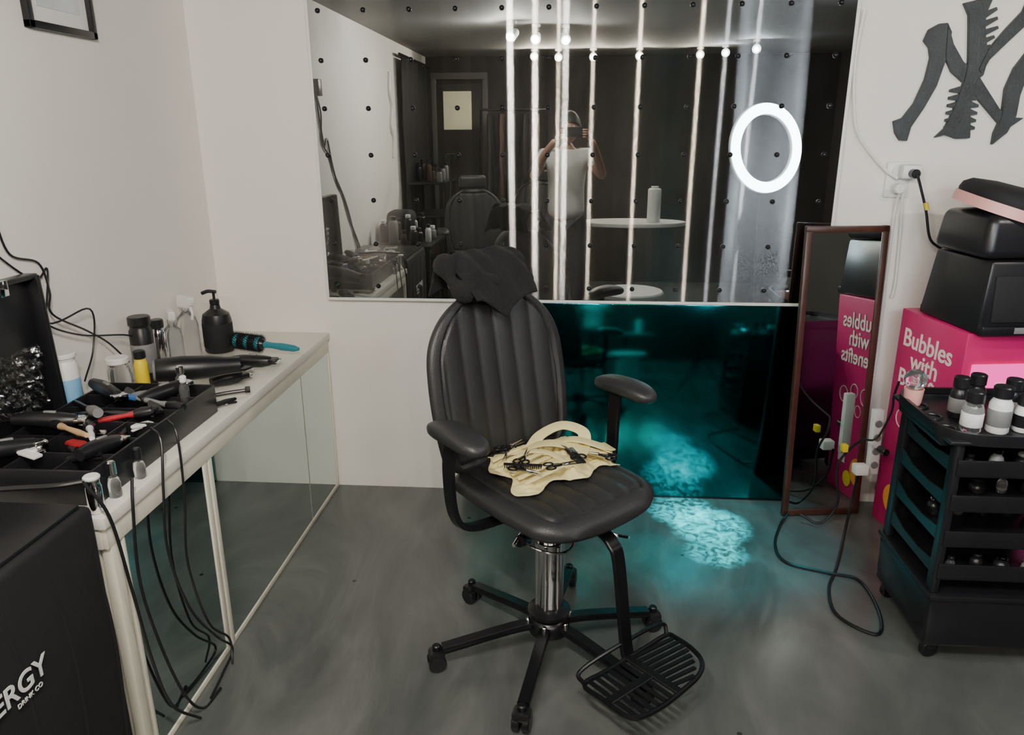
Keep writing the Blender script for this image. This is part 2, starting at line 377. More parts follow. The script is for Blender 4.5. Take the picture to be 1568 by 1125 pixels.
ya=empty('yellow_apron',(CH[0],CH[1],DZ-.004),CR)
cs=[V((-.20,-.10)),V((.06,-.16)),V((.085,.20)),(V((-.15,.21)))]
def yap(u,v):
    p=cs[0]*(1-u)*(1-v)+cs[1]*u*(1-v)+cs[2]*u*v+cs[3]*(1-u)*v
    p=p+V((.02*math.sin(v*13),.02*math.sin(u*11+1)))
    w=abs(nz(p.x*17,p.y*17,2))*.045+abs(nz(p.x*40,p.y*40,7))*.018
    e=min(u,1-u,v,1-v)
    return (p.x,p.y,.533+w*min(1,e*5+.15))
grid('apron_cloth',yap,110,100,M['yel'],ya,th=.003)
def strap(name,pts,w):
    tube(name,pts,1,M['yel'],ya,flat=(w,.002),n=10)
strap('apron_strap_1',[(-.12,.02,.56),(-.14,.08,.585),(-.12,.15,.605),(-.06,.18,.595),(-.03,.16,.565)],.020)
strap('apron_strap_2',[(-.16,.0,.55),(-.08,.06,.583),(.0,.12,.575),(.05,.18,.55)],.024)
strap('apron_strap_3',[(-.02,-.02,.56),(.03,.08,.575),(-.02,.16,.57),(.04,.21,.55)],.018)
strap('apron_strap_4',[(-.17,-.08,.545),(-.1,-.03,.572),(-.05,.02,.575),(.02,.03,.57)],.014)
strap('apron_strap_5',[(-.10,.10,.57),(-.04,.13,.59),(.02,.19,.57),(.0,.24,.55)],.022)
for q in range(6):
    strap('pocket_fold_%d'%q,[(-.14+.035*q,-.11-.004*q,.55),(-.12+.035*q,-.05,.572),(-.13+.035*q,.01,.57)],.010)
def scissors(e0,nm,loc,rz,s=1):
    e=empty(nm,loc,rz,parent=e0)
    for k in(-1,1):
        tube('blade_%d'%k,[(0,0,.002*k),(.06*s,.006*k*s,.002*k)],lambda q:.004*(1-.8*q),M['chr'],e,smooth=False)
        tube('shank_%d'%k,[(0,0,0),(-.03*s,-.008*k*s,0)],.003,M['mblk'],e,smooth=False)
        tube('finger_loop_%d'%k,[(-.045*s+.015*s*math.cos(a),-.014*k*s+.011*s*math.sin(a),0) for a in[i*math.pi/4 for i in range(8)]],.0028,M['mblk'],e,closed=True,n=3)
    cyl('pivot',.004,.01,(0,0,0),M['chr'],e)
    return e
for i,(x,y,z,r) in enumerate([(.01,-.10,.572,.3),(-.06,-.05,.578,2.2),(-.12,-.07,.572,-.8),(.05,.0,.576,1.2),(.02,.06,.588,2.9),(.06,.13,.574,3.6),(-.15,-.03,.575,1.7)]):
    scissors(ya,'scissors_%d'%i,(x,y,z),r,.9)
for k,(x,y,z,r) in enumerate([(-.02,-.09,.576,.8),(.045,.06,.586,-.4)]):
    e=empty('comb_%d'%k,(x,y,z),r,parent=ya)
    box('spine',(.11,.012,.004),(0,0,0),M['blk'],e,bev=.001)
    for q in range(18): box('tooth_%d'%q,(.0025,.018,.003),(-.05+q*.006,-.013,0),M['blk'],e,bev=0)

# ---------------------------------------------------------------- counter with mirrored doors
ct=empty('vanity_counter',(0,0,0))
box('top',(.462,1.60,.03),(-1.231,2.198,.686),M['ctop'],ct,bev=.004)
box('apron',(.03,1.58,.055),(-1.022,2.198,.645),M['cream'],ct,bev=.003)
box('apron_end',(.44,.03,.055),(-1.24,1.42,.645),M['cream'],ct,bev=.003)
box('plinth',(.02,1.57,.018),(-1.018,2.205,.009),M['cream'],ct,bev=.002)
def post(y,w,d=.026): box('post_%03d'%int(y*100),(d,w,.62),(-1.02,y,.31),M['cream'],ct,bev=.003)
post(1.432,.03); post(1.468,.012,.02); post(1.868,.02); post(1.898,.02); post(2.65,.008,.018); post(2.985,.01)
for a,b in((1.475,1.857),(1.91,2.645),(2.656,2.98)):
    box('mirror_door_%d'%int(a*100),(.006,b-a,.60),(-1.014,(a+b)/2,.318),M['mir'],ct,bev=0)
box('end_panel',(.42,.02,.61),(-1.25,1.425,.31),M['cream'],ct,bev=.002)

bx=empty('black_covered_crate',(-1.225,1.08,0))
box('cover',(.44,.60,.745),(0,0,.3735),M['blkm'],bx,bev=.015,seg=3)
box('lid_panel',(.41,.56,.012),(0,0,.75),M['blk'],bx,bev=.005)
for k in range(5):
    y=-.25+k*.13
    tube('fold_%d'%k,[(.217,y,.70),(.220,y+.02,.4),(.219,y-.01,.05)],.004,M['blkm'],bx)
text('lettering','ENERGY',.058,M['wht'],bx,frame_mtx((0,1,0),(0,0,1),(1,0,0),(.2265,-.03,.505)),off=.0008)
text('lettering_small','DRINK CO',.014,M['wht'],bx,frame_mtx((0,1,0),(0,0,1),(1,0,0),(.2265,.025,.485)))
for k in range(7):
    x=random.uniform(-.16,.13);y=random.uniform(-.10,.22)
    grid('wrapper_%d'%k,lambda u,v,x=x,y=y,k=k:(x+(u-.5)*.08,y+(v-.5)*.05,.762+abs(nz(u*4+k,v*4))*.03),10,8,M['wht'] if k%2 else M['bag'],bx,rot=(0,0,k*.1),th=.001)

# organiser tray + contents
og=empty('tool_organizer',(-1.215,1.755,.701))
W,L,Hh=.33,.60,.085
box('bottom',(W,L,.006),(0,0,.003),M['blk'],og,bev=.001)
for s in(-1,1):
    box('side_%d'%s,(.007,L,Hh),(s*W/2,0,Hh/2),M['blk'],og,bev=.002)
    box('end_%d'%s,(W,.007,Hh),(0,s*L/2,Hh/2),M['blk'],og,bev=.002)
for k in range(1,6): box('divider_%d'%k,(W,.004,Hh*.95),(0,-L/2+k*L/6,Hh*.48),M['blk'],og,bev=.001)
for x in(-.05,.07): box('long_divider_%d'%(x*100),(.004,L,Hh*.95),(x,0,Hh*.48),M['blk'],og,bev=.001)
box('front_step',(.05,L*.96,.045),(W/2+.001-.03,0,.024),M['blk'],og,bev=.004)
def lcl(p): return (p[0]+1.215,p[1]-1.755,p[2]-.701)
def brush(name,loc,rot,m1,m2,L=.18):
    e=empty(name,lcl(loc),rot=rot,parent=og)
    lathe('handle',[(0,-L/2),(.006,-L/2),(.008,-L*.3),(.006,0),(.009,L*.12),(.009,L*.16),(0,L*.16)],m1,rot=(0,math.pi/2,0),parent=e,seg=14)
    lathe('bristles',[(0,L*.16),(.01,L*.16),(.015,L*.3),(.013,L*.5),(0,L*.5)],m2,rot=(0,math.pi/2,0),parent=e,seg=14)
brush('brush_1',(-1.24,1.66,.80),(0,.05,2.6),M['tan'],M['blk'],.2)
brush('brush_2',(-1.18,1.66,.795),(0,.1,2.2),M['wht'],M['blk'],.17)
brush('brush_3',(-1.16,1.78,.79),(0,-.1,.4),M['red'],M['blk'],.13)
brush('brush_4',(-1.28,1.80,.803),(0,-.1,-.7),M['blk'],M['grey'],.2)
brush('brush_5',(-1.12,1.88,.79),(0,.1,-.2),M['grey'],M['blk'],.15)
def clip(name,loc,rz,m,L=.1,par=None,z0=None):
    e=empty(name,loc,rz,parent=par)
    prism('upper_jaw',[(-L/2,-.012),(L*.1,-.014),(L/2,-.004),(L/2,.004),(L*.1,.014),(-L/2,.012)],.008,m,e,loc=(0,0,.004),rot=(0,-.12,0),bev=.002)
    prism('lower_jaw',[(-L/2,-.01),(L/2,-.004),(L/2,.004),(-L/2,.01)],.006,m,e,rot=(0,.06,0),bev=.002)
    cyl('spring',.005,.026,(0,0,.006),M['chr'],e,rot=(math.pi/2,0,0))
cols=['blk','blk','wht','blk','grey','blk','chr','blk','red','blk','wht','blk','blk','blue','chr','blk']
for k in range(22):
    clip('hair_clip_%d'%k,lcl((-1.33+.24*random.random(),1.52+.46*random.random(),.755+.03*random.random())),random.uniform(0,6),M[cols[k%16]],random.uniform(.05,.09),par=og)
def trimmer(par,nm,loc,rot,L=.15):
    e=empty(nm,loc,rot=rot,parent=par)
    tube('body',[(-L/2,0,0),(-L*.2,0,.002),(L*.15,0,0),(L*.36,0,0)],lambda q:.015+.006*math.sin(q*3.1),M['blk'],e,res=14)
    box('blade_head',(.03,.04,.018),(L*.42,0,0),M['chr'],e,bev=.004)
    box('slider',(.03,.01,.008),(0,0,.021),M['grey'],e,bev=.003)
trimmer(og,'trimmer_1',lcl((-1.31,1.70,.805)),(0,.1,.3),.17)
trimmer(og,'trimmer_2',lcl((-1.14,1.95,.80)),(0,-.1,1.0),.15)
trimmer(og,'trimmer_3',lcl((-1.30,1.93,.805)),(0,.05,-.6),.17)
trimmer(og,'trimmer_4',lcl((-1.10,1.58,.79)),(0,.1,1.4),.14)
trimmer(og,'trimmer_5',lcl((-1.30,1.53,.80)),(0,.1,.9),.16)
def bottle(name,loc,r,h,m,capm,caph=.02,label=None,neck=.6,par=None):
    e=empty(name,loc,parent=par)
    lathe('body',[(0,0),(r-.004,0),(r,.005),(r,h-.014),(r*.85,h-.004),(r*neck,h),(r*neck,h+.004),(0,h+.004)],m,parent=e)
    cyl('cap',r*neck*1.15,caph,(0,0,h+.004+caph/2),capm,e)
    if label: lathe('label',[(r+.0006,h*.22),(r+.0012,h*.23),(r+.0012,h*.7),(r+.0006,h*.71)],label,parent=e)
    return e
bottle('nail_polish_bottle',(-1.032,1.50,.701),.014,.05,M['glass'],M['chr'],.035)
bottle('steel_tumbler',(-1.03,1.425,.702),.017,.075,M['chr'],M['wht'],.01,neck=.9)
bottle('nail_polish_bottle',(-1.03,1.60,.701),.014,.045,M['glass'],M['blk'],.03)
bottle('glue_bottle_1',lcl((-1.12,2.005,.71)),.016,.12,M['glass'],M['chr'],.025,par=og)
bottle('glue_bottle_2',lcl((-1.09,1.96,.71)),.014,.11,M['glass'],M['wht'],.02,par=og)
bottle('cream_jar',(-1.422,1.94,.702),.034,.19,M['wht'],M['wht'],.015,M['lblu'],.9)
bottle('yellow_spray_can',(-1.30,2.11,.702),.02,.14,M['ylp'],M['blk'],.025,None,.8)
bottle('powder_jar',(-1.38,2.12,.702),.032,.12,M['glass'],M['wht'],.02,None,.9)
bottle('hairspray_can',(-1.40,2.30,.702),.036,.195,M['blk'],M['blk'],.03,M['grey'],.85)
bottle('hairspray_can',(-1.40,2.40,.702),.024,.16,M['chr'],M['blk'],.03,None,.8)
hd=empty('hair_dryer',(-1.17,2.17,.80),rot=(0,.05,.5))
lathe('barrel',[(0,-.11),(.03,-.11),(.036,-.1),(.04,-.03),(.036,.05),(.028,.1),(.026,.14),(.024,.14),(.022,.1),(0,.09)],M['blk'],rot=(0,math.pi/2,0),parent=hd)
lathe('rear_grille',[(.0,-.112),(.03,-.112),(.034,-.105)],M['grey'],rot=(0,math.pi/2,0),parent=hd)
tube('handle',[(-.05,0,-.02),(-.055,0,-.06),(-.065,0,-.095)],lambda q:.018-.003*q,M['blk'],hd,res=12)
box('switch',(.01,.012,.03),(-.04,0,-.06),M['grey'],hd)
pb=empty('pump_bottle',(-1.335,2.70,.702))
lathe('body',[(0,0),(.05,0),(.054,.006),(.054,.12),(.048,.145),(.02,.165),(.017,.18),(0,.18)],M['blk'],parent=pb)
lathe('label',[(.0545,.02),(.0552,.021),(.0552,.11),(.0545,.111)],M['blkm'],parent=pb)
cyl('collar',.018,.02,(0,0,.19),M['blk'],pb); cyl('stem',.005,.03,(0,0,.21),M['blk'],pb)
tube('spout',[(.01,0,.228),(-.02,0,.23),(-.045,0,.222)],.007,M['blk'],pb)
sb=empty('spray_bottle',(-1.41,2.62,.702),-.5)
lathe('body',[(0,0),(.034,0),(.038,.006),(.038,.12),(.032,.15),(.014,.17),(.013,.185),(0,.185)],M['glass'],parent=sb)
prism('trigger_head',[(-.035,0),(.03,0),(.045,.018),(.045,.04),(.0,.05),(-.03,.042)],.024,M['wht'],sb,loc=(0,.012,.185),rot=(math.pi/2,0,0),bev=.004)
tube('trigger',[(.03,0,.195),(.04,0,.17),(.035,0,.145)],.005,M['wht'],sb)
sb2=empty('spray_bottle',(-1.41,2.51,.702),-.9)
lathe('body',[(0,0),(.03,0),(.033,.006),(.033,.1),(.028,.13),(.012,.15),(.012,.165),(0,.165)],M['glass'],parent=sb2)
prism('trigger_head',[(-.03,0),(.03,0),(.04,.018),(.04,.035),(.0,.04),(-.03,.036)],.022,M['wht'],sb2,loc=(0,.011,.165),rot=(math.pi/2,0,0),bev=.004)
rb=empty('round_hairbrush',(-1.125,2.65,.742),rot=(0,.06,-.18))
lathe('core',[(0,-.14),(.022,-.14),(.024,-.13),(.024,-.03),(.02,-.02),(.012,-.01),(0,-.01)],M['blk'],rot=(0,math.pi/2,0),parent=rb)
for q in range(3): lathe('band_%d'%q,[(.024,-.135+q*.045),(.026,-.132+q*.045),(.026,-.122+q*.045),(.024,-.119+q*.045)],M['teal'],rot=(0,math.pi/2,0),parent=rb)
lathe('handle',[(0,-.02),(.013,-.015),(.011,.02),(.014,.06),(.012,.11),(.006,.13),(0,.131)],M['teal'],rot=(0,math.pi/2,0),parent=rb)
vs=[];fs=[]
for i in range(13):
    for k in range(24):
        a=2*math.pi*(k+.5*(i%2))/24; x=-.14+i*.0095; b=len(vs)
        for dx,rr,da in((-.003,.022,0),(.003,.022,0),(.0,.022,.2),(0,.040,0)): vs.append((x+dx,rr*math.cos(a+da),rr*math.sin(a+da)))
        fs+=[(b,b+1,b+3),(b+1,b+2,b+3),(b+2,b,b+3)]
mk('bristles',vs,fs,M['blk'],rb,smooth=False)
def clipper(name,loc,rz,L=.17):
    e=empty(name,loc,rz)
    tube('body',[(-L/2,0,.022),(-L*.2,0,.024),(L*.15,0,.022),(L*.36,0,.022)],lambda q:.016+.006*math.sin(q*3.1),M['blk'],e,res=14)
    box('blade_head',(.03,.042,.018),(L*.42,0,.022),M['blk'],e,bev=.004)
    box('blade_teeth',(.012,.044,.005),(L*.42+.018,0,.022),M['chr'],e,bev=.001)
    box('slider',(.03,.01,.008),(0,0,.046),M['grey'],e,bev=.003)
clipper('hair_clipper',(-1.19,2.42,.702),-.25,.2)
clipper('hair_clipper',(-1.12,2.50,.702),.1,.17)
clipper('beard_trimmer',(-1.12,2.30,.702),.9,.12)
rz_=empty('safety_razor',(-1.07,2.19,.71),.4)
tube('handle',[(-.05,0,0),(0,0,.004),(.05,0,.006)],.006,M['blk'],rz_); box('head',(.016,.04,.01),(.055,0,.008),M['blk'],rz_,bev=.002)
clip('hair_clip',(-1.043,2.10,.708),.7,M['blk'],.07)
ca=empty('open_tool_case',(-1.428,1.645,.702))
box('lid_back',(.02,.49,.43),(-.015,0,.225),M['blk'],ca,rot=(0,-.03,0),bev=.006)
for s in(-1,1): box('lid_side_%d'%s,(.04,.014,.43),(.01,s*.238,.225),M['blk'],ca,rot=(0,-.03,0),bev=.004)
box('lid_top',(.04,.49,.014),(-.002,0,.437),M['blk'],ca,rot=(0,-.03,0),bev=.004)
box('latch',(.012,.03,.04),(.025,.1,.43),M['chr'],ca,bev=.002)
grid('plastic_bag',lambda u,v:(.022+.03*abs(nz(u*7,v*7,3)),-.03+u*.21,.1+v*.17+.02*nz(u*3,v*3)),40,30,M['bag'],ca,ang=12)

cb=empty('wall_cables',(0,0,0))
XW=XL+.008
tube('cable_1',[(XW,1.80,1.36),(XW,1.83,1.30),(XW,1.86,1.2),(XW,1.96,1.16),(XW+.01,1.97,1.08),(XW+.02,1.95,1.02),(XW+.02,2.08,.94),(XW+.03,2.16,.88),(XW+.05,2.22,.80)],.003,M['blk'],cb)
tube('cable_2',[(XW,1.74,1.32),(XW,1.80,1.22),(XW,1.93,1.12),(XW,1.99,1.14),(XW+.01,1.95,1.05),(XW+.02,1.92,1.0),(XW+.02,2.06,.93),(XW+.04,2.25,.88),(XW+.08,2.3,.84)],.0028,M['blk'],cb)
tube('cable_3',[(XW,1.70,1.25),(XW,1.78,1.12),(XW+.02,1.92,1.0),(XW+.03,2.1,1.0),(XW+.02,2.1,.88),(XW+.03,2.02,.80)],.0028,M['blk'],cb)
tube('cable_4',[(XW,1.51,1.72),(XW,1.47,1.55),(XW,1.42,1.42),(XW,1.36,1.46),(XW,1.30,1.32),(XW,1.22,1.2),(XW,1.12,1.12),(XW,1.0,.95),(XW,.80,.74)],.006,M['blk'],cb)
tube('cable_5',[(XW,1.51,1.72),(XW,1.44,1.6),(XW,1.46,1.45),(XW,1.34,1.36),(XW,1.26,1.25),(XW,1.05,1.05),(XW,.86,.74)],.005,M['blk'],cb)
box('adapter',(.04,.06,.09),(XL+.02,1.51,1.74),M['blk'],cb)
tube('white_cord',[(XW,-.33,1.95),(XW,-.30,1.8),(XW,-.36,1.7),(XW,-.31,1.55),(XW,-.37,1.45),(XW,-.34,1.3)],.012,M['wht'],cb)
hc=empty('hanging_appliance_cables',(0,0,0))
tube('cable_1',[(-1.035,1.68,.80),(-.998,1.655,.775),(-.99,1.62,.66),(-.99,1.60,.5),(-.985,1.65,.3),(-.98,1.75,.14),(-.985,1.84,.03),(-.98,1.76,.008),(-.97,1.66,.006)],.0035,M['blk'],hc)
tube('cable_2',[(-1.035,1.76,.79),(-.998,1.73,.76),(-.99,1.71,.60),(-.99,1.68,.42),(-.985,1.73,.2),(-.98,1.82,.08),(-.97,1.80,.008)],.0033,M['blk'],hc)
tube('cable_3',[(-1.0,1.52,.74),(-.99,1.49,.68),(-.99,1.47,.5),(-.985,1.50,.3),(-.98,1.56,.1),(-.97,1.62,.008),(-.96,1.7,.006)],.0038,M['blk'],hc)
tube('cable_4',[(-1.03,1.395,.79),(-.99,1.405,.7),(-.985,1.43,.5),(-.985,1.46,.28),(-.98,1.50,.12),(-.96,1.58,.01)],.0038,M['blk'],hc)
tube('wand_cord',[(-1.32,1.30,.775),(-1.2,1.34,.79),(-1.08,1.37,.79),(-1.03,1.395,.79)],.006,M['blk'],hc)
pf=empty('picture_frame',(XL,2.235,1.965))
for s in(-1,1):
    box('stile_%d'%s,(.02,.02,.39),(.011,s*.14,0),M['blk'],pf,bev=.002); box('rail_%d'%s,(.02,.30,.02),(.011,0,s*.185),M['blk'],pf,bev=.002)
box('mat_board',(.006,.27,.36),(.004,0,0),M['wht'],pf,bev=0); box('print',(.002,.19,.27),(.008,0,0),M['paper'],pf,bev=0)

# ---------------------------------------------------------------- monogram on wall
lg=empty('wall_monogram',(1.155,2.999,1.467),rot=(math.pi/2,0,0))
k=.00234
def P(pts): return [((x-1365)*k,(215-y)*k*.98) for x,y in pts]
polys=[
 [(1393,70),(1398,54),(1412,46),(1424,45),(1432,58),(1430,95),(1422,135),(1408,168),(1393,196),(1390,217),(1378,216),(1370,205),(1365,187),(1378,182),(1392,160),(1403,125),(1406,95),(1402,80)],
 [(1424,45),(1437,75),(1455,100),(1480,120),(1500,145),(1520,170),(1540,182),(1557,183),(1535,200),(1520,190),(1490,160),(1465,135),(1440,115),(1428,95)],
 [(1442,18),(1460,14),(1478,2),(1482,14),(1476,35),(1480,60),(1490,95),(1487,120),(1478,128),(1476,165),(1480,190),(1483,213),(1462,214),(1445,208),(1430,212),(1443,198),(1452,170),(1460,130),(1462,100),(1456,60),(1452,35)],
 [(1535,2),(1555,-12),(1572,-10),(1560,20),(1540,45),(1515,72),(1492,98),(1484,118),(1478,112),(1487,85),(1508,55),(1528,30)],
 [(1590,40),(1605,55),(1600,80),(1570,90),(1552,110),(1545,150),(1545,180),(1536,205),(1517,223),(1517,205),(1524,180),(1522,140),(1530,110),(1548,80),(1570,60)],
]
for i,p in enumerate(polys): prism('stroke_%d'%i,P(p),.014+.0012*i,M['logo'],lg,bev=.0012)
for j in range(6):
    prism('tooth_l%d'%j,P([(1474,30+j*13),(1496-abs(j-2)*3,24+j*13),(1498-abs(j-2)*3,28+j*13),(1476,40+j*13)]),.013,M['logo'],lg)
    prism('tooth_b%d'%j,P([(1460,135+j*11),(1443,140+j*11),(1443,144+j*11),(1458,146+j*11)]),.013,M['logo'],lg)
    prism('tooth_r%d'%j,P([(1474,135+j*11),(1488,141+j*11),(1488,145+j*11),(1474,146+j*11)]),.013,M['logo'],lg)

ou=empty('wall_outlet',(1.20,3.0,1.325))
box('plate',(.085,.012,.13),(0,-.006,0),M['wht'],ou,bev=.004)
for z in(-.03,.03): cyl('socket_%d'%(z*100),.024,.008,(0,-.014,z),M['wht'],ou,rot=(math.pi/2,0,0))
box('plug_adapter',(.07,.045,.05),(.03,-.04,.03),M['wht'],ou,bev=.008)
cyl('plug_1',.016,.04,(.03,-.075,.025),M['blk'],ou,rot=(math.pi/2,0,0)); cyl('plug_2',.018,.04,(-.005,-.04,-.03),M['wht'],ou,rot=(math.pi/2,0,0))
oc=empty('power_cables',(0,0,0))
tube('mirror_cable',[(1.0,2.97,1.9),(.995,2.985,1.75),(1.005,2.985,1.62),(1.03,2.985,1.5),(1.09,2.985,1.42),(1.15,2.985,1.36),(1.19,2.96,1.33)],.006,M['wht'],oc)
tube('white_cable_1',[(1.2,2.95,1.29),(1.205,2.985,1.2),(1.21,2.985,.9),(1.21,2.97,.6),(1.20,2.96,.35)],.005,M['wht'],oc)
tube('white_cable_2',[(1.21,2.95,1.29),(1.235,2.985,1.15),(1.245,2.985,.95),(1.24,2.985,.88)],.005,M['wht'],oc)
tube('black_cable',[(1.23,2.9,1.35),(1.25,2.9,1.30),(1.28,2.9,1.22),(1.31,2.9,1.12),(1.36,2.9,1.08)],.005,M['blk'],oc)
tube('cable_tag',[(1.272,2.895,1.25),(1.281,2.893,1.225)],.008,M['ylp'],oc,smooth=False)
fc=empty('floor_cables',(0,0,0))
tube('cable_1',[(.89,2.81,.03),(.85,2.76,.006),(.79,2.60,.006),(.80,2.48,.006),(.93,2.42,.006),(1.02,2.38,.006),(1.02,2.2,.006),(.97,2.08,.006),(.88,2.17,.006),(.90,2.32,.006),(.97,2.46,.006),(1.06,2.66,.03),(1.11,2.76,.12),(1.13,2.78,.25)],.0055,M['blk'],fc,n=10)
tube('cable_2',[(.93,2.79,.04),(1.0,2.76,.02),(1.06,2.77,.1),(1.05,2.79,.25),(1.09,2.79,.33),(1.12,2.76,.38)],.005,M['blk'],fc,n=10)
tube('cable_3',[(1.12,2.76,.38),(1.10,2.6,.45),(1.07,2.45,.60),(1.05,2.40,.68),(1.05,2.38,.735)],.004,M['blk'],fc,n=10)
ps=empty('power_strip',(1.175,2.79,.36),rot=(math.radians(-4),0,.1))
box('strip',(.04,.03,.26),(0,0,0),M['wht'],ps,bev=.006)
for q in range(4): cyl('socket_%d'%q,.014,.006,(0,-.017,-.09+q*.055),M['grey'],ps,rot=(math.pi/2,0,0))
box('plug',(.05,.045,.04),(-.06,-.03,-.1),M['wht'],ps,bev=.006)
box('plug_tag',(.02,.03,.03),(-.12,-.01,-.02),M['ylp'],ps,bev=.003); cyl('plug_b',.014,.05,(.01,-.05,-.02),M['blk'],ps,rot=(math.pi/2,0,0))

# ---------------------------------------------------------------- leaning tall mirror
lean=math.atan2(.068,1.16)
sm=empty('standing_mirror',(1.032,2.868,.004),rot=(-lean,0,math.radians(7.5)))
w,h=.318,1.16
for s in(-1,1):
    box('stile_%d'%s,(.024,.022,h),(s*(w/2-.013),0,h/2),M['wood'],sm,bev=.003)
for z in(.013,h-.013): box('rail_%d'%int(z*100),(w,.022,.024),(0,0,z),M['wood'],sm,bev=.003)
box('glass',(w-.04,.006,h-.04),(0,-.002,h/2),M['mir'],sm,bev=0)
box('backing',(w-.02,.006,h-.02),(0,.008,h/2),M['blkm'],sm,bev=0)

# ---------------------------------------------------------------- pink display cabinet
pc=empty('pink_display_stand',(1.243,2.88,0),math.radians(8.0))
Dp,Wp,Hp=.385,.46,.865
box('cabinet',(Wp,Dp,Hp),(Wp/2,-Dp/2,Hp/2),M['pink'],pc,bev=.004)
box('light_panel',(Wp-.06,.012,.40),(Wp/2,-Dp-.006,.56),M['pinkl'],pc,bev=.002)
text('panel_text','PINK FIZZ',.085,M['crm'],pc,frame_mtx((1,0,0),(0,0,1),(0,-1,0),(Wp/2+.07,-Dp-.0135,.64)),off=.001)
fm=lambda y,z:frame_mtx((0,-1,0),(0,0,1),(-1,0,0),(-.0015,y,z))
text('side_text_1','Bubbles',.094,M['crm'],pc,fm(-Dp/2+.01,.735),off=.0012)
text('side_text_2','with',.094,M['crm'],pc,fm(-Dp/2+.01,.66),off=.0012)
text('side_text_3','Benefits',.09,M['crm'],pc,fm(-Dp/2+.01,.585),off=.0012)
for q,(y,z,r) in enumerate([(-.10,.46,.035),(-.19,.47,.03),(-.28,.44,.035),(-.15,.39,.025)]):
    tube('bubble_ring_%d'%q,[(-.001,y+r*math.cos(a),z+r*math.sin(a)) for a in[i*math.pi/6 for i in range(12)]],.002,M['crm'],pc,closed=True,n=3)
cyl('fruit_print',.06,.002,(-.0015,-.12,.13),M['org'],pc,rot=(0,math.pi/2,0)); cyl('fruit_print_b',.035,.003,(-.002,-.2,.08),M['ylp'],pc,rot=(0,math.pi/2,0))
prism('bottle_print',[(-.03,0),(.03,0),(.03,.1),(.012,.14),(.012,.17),(-.012,.17),(-.012,.14),(-.03,.1)],.0015,M['crm'],pc,loc=(-.0005,-.26,.14),rot=(math.pi/2,0,-math.pi/2))
sp=empty('black_speaker_box',(1.515,2.67,.867),.12)
box('cabinet',(.46,.34,.235),(0,0,.118),M['blk'],sp,taper=(.9,.9),bev=.012)
box('grille',(.38,.01,.15),(0,-.163,.115),M['blkm'],sp,rot=(-.07,0,0),bev=.004)
box('base_plinth',(.45,.36,.03),(.0,-.01,.016),M['blk'],sp,bev=.005)
box('label_plate',(.18,.004,.02),(-.03,-.189,.018),M['grey'],sp,bev=.001)
hl=empty('black_carry_case',(1.505,2.67,1.104),.1)
box('lower_shell',(.44,.31,.14),(0,0,.072),M['blk'],hl,taper=(.94,.9),bev=.03,seg=4)
lid=empty('lid_group',(0.01,0,.125),rot=(math.radians(7),math.radians(16),0)); lid.parent=hl
def se(a,n=2.8):
    c,s=math.cos(a),math.sin(a); return (math.copysign(abs(c)**(2/n),c),math.copysign(abs(s)**(2/n),s))
tube('rose_rim',[(.235*se(a)[0],.16*se(a)[1],-.005) for a in[i*math.pi/12 for i in range(24)]],1,M['rose'],lid,closed=True,n=2,up=(0,0,1),sec=[(.008,.017),(-.008,.017),(-.008,-.017),(.008,-.017)])
vs=[];fs=[];NA=40
prof=[(1.0,.005),(1.02,.02),(1.0,.04),(.9,.058),(.6,.07),(.2,.075)]
for pr,z in prof:
    for i in range(NA):
        a=2*math.pi*i/NA; x,y=se(a); vs.append((.235*x*pr,.16*y*pr,z))
for q in range(len(prof)-1):
    for i in range(NA): fs.append((q*NA+i,q*NA+(i+1)%NA,(q+1)*NA+(i+1)%NA,(q+1)*NA+i))
fs.append([5*NA+i for i in range(NA)]); fs.append([i for i in range(NA)][::-1])
mk('lid',vs,fs,M['blkm'],lid,ang=60)
tube('handle',[(-.06,0,.07),(-.04,0,.1),(.03,0,.105),(.06,0,.075)],.009,M['blk'],lid)

# ---------------------------------------------------------------- black trolley
tr=empty('salon_trolley',(1.265,2.15,0))
TW,TD=.42,.36
def tray(nm,z,w,d,h,lip=.006):
    box(nm+'_floor',(w,d,.008),(0,0,z),M['blk'],tr,bev=.002)
    for s in(-1,1):
        pts=[(-d/2,0),(d/2,0),(d/2,h),(d/2-.04,h),(d*.15,h*.6),(-d*.15,h*.55),(-d/2+.04,h*.75),(-d/2,h)]
        prism(nm+'_side_%d'%s,pts,lip,M['blk'],tr,loc=(s*w/2-lip/2,0,z),rot=(math.pi/2,0,math.pi/2),bev=.0015)
    box(nm+'_back',(w,lip,h),(0,d/2,z+h/2),M['blk'],tr,bev=.002)
    box(nm+'_front',(w,lip,h*.85),(0,-d/2,z+h*.43),M['blk'],tr,bev=.002)
for i,z in enumerate([.60,.495,.385,.28]): tray('tray_%d'%i,z,TW,TD,.055)
box('back_panel',(TW-.02,.006,.5),(0,TD/2+.004,.46),M['blk'],tr,bev=.002)
box('bottom_bin',(TW+.01,TD+.01,.165),(0,0,.135),M['blk'],tr,taper=(1.03,1.03),bev=.015)
box('bin_lip',(TW+.03,TD+.03,.015),(0,0,.222),M['blk'],tr,bev=.005)
for sx in(-1,1):
    for sy in(-1,1):
        box('post_%d%d'%(sx,sy),(.022,.04,.62),(sx*(TW/2-.004),sy*(TD/2-.02),.40),M['blk'],tr,bev=.006)
        cx,cy=sx*(TW/2-.03),sy*(TD/2-.03)
        cyl('caster_%d%d'%(sx,sy),.028,.022,(cx,cy,.028),M['blk'],tr,rot=(math.pi/2,0,.3)); box('fork_%d%d'%(sx,sy),(.03,.036,.05),(cx,cy,.055),M['blk'],tr,bev=.008)
box('top_tray_floor',(TW+.07,TD+.03,.012),(0,0,.70),M['blk'],tr,bev=.005)
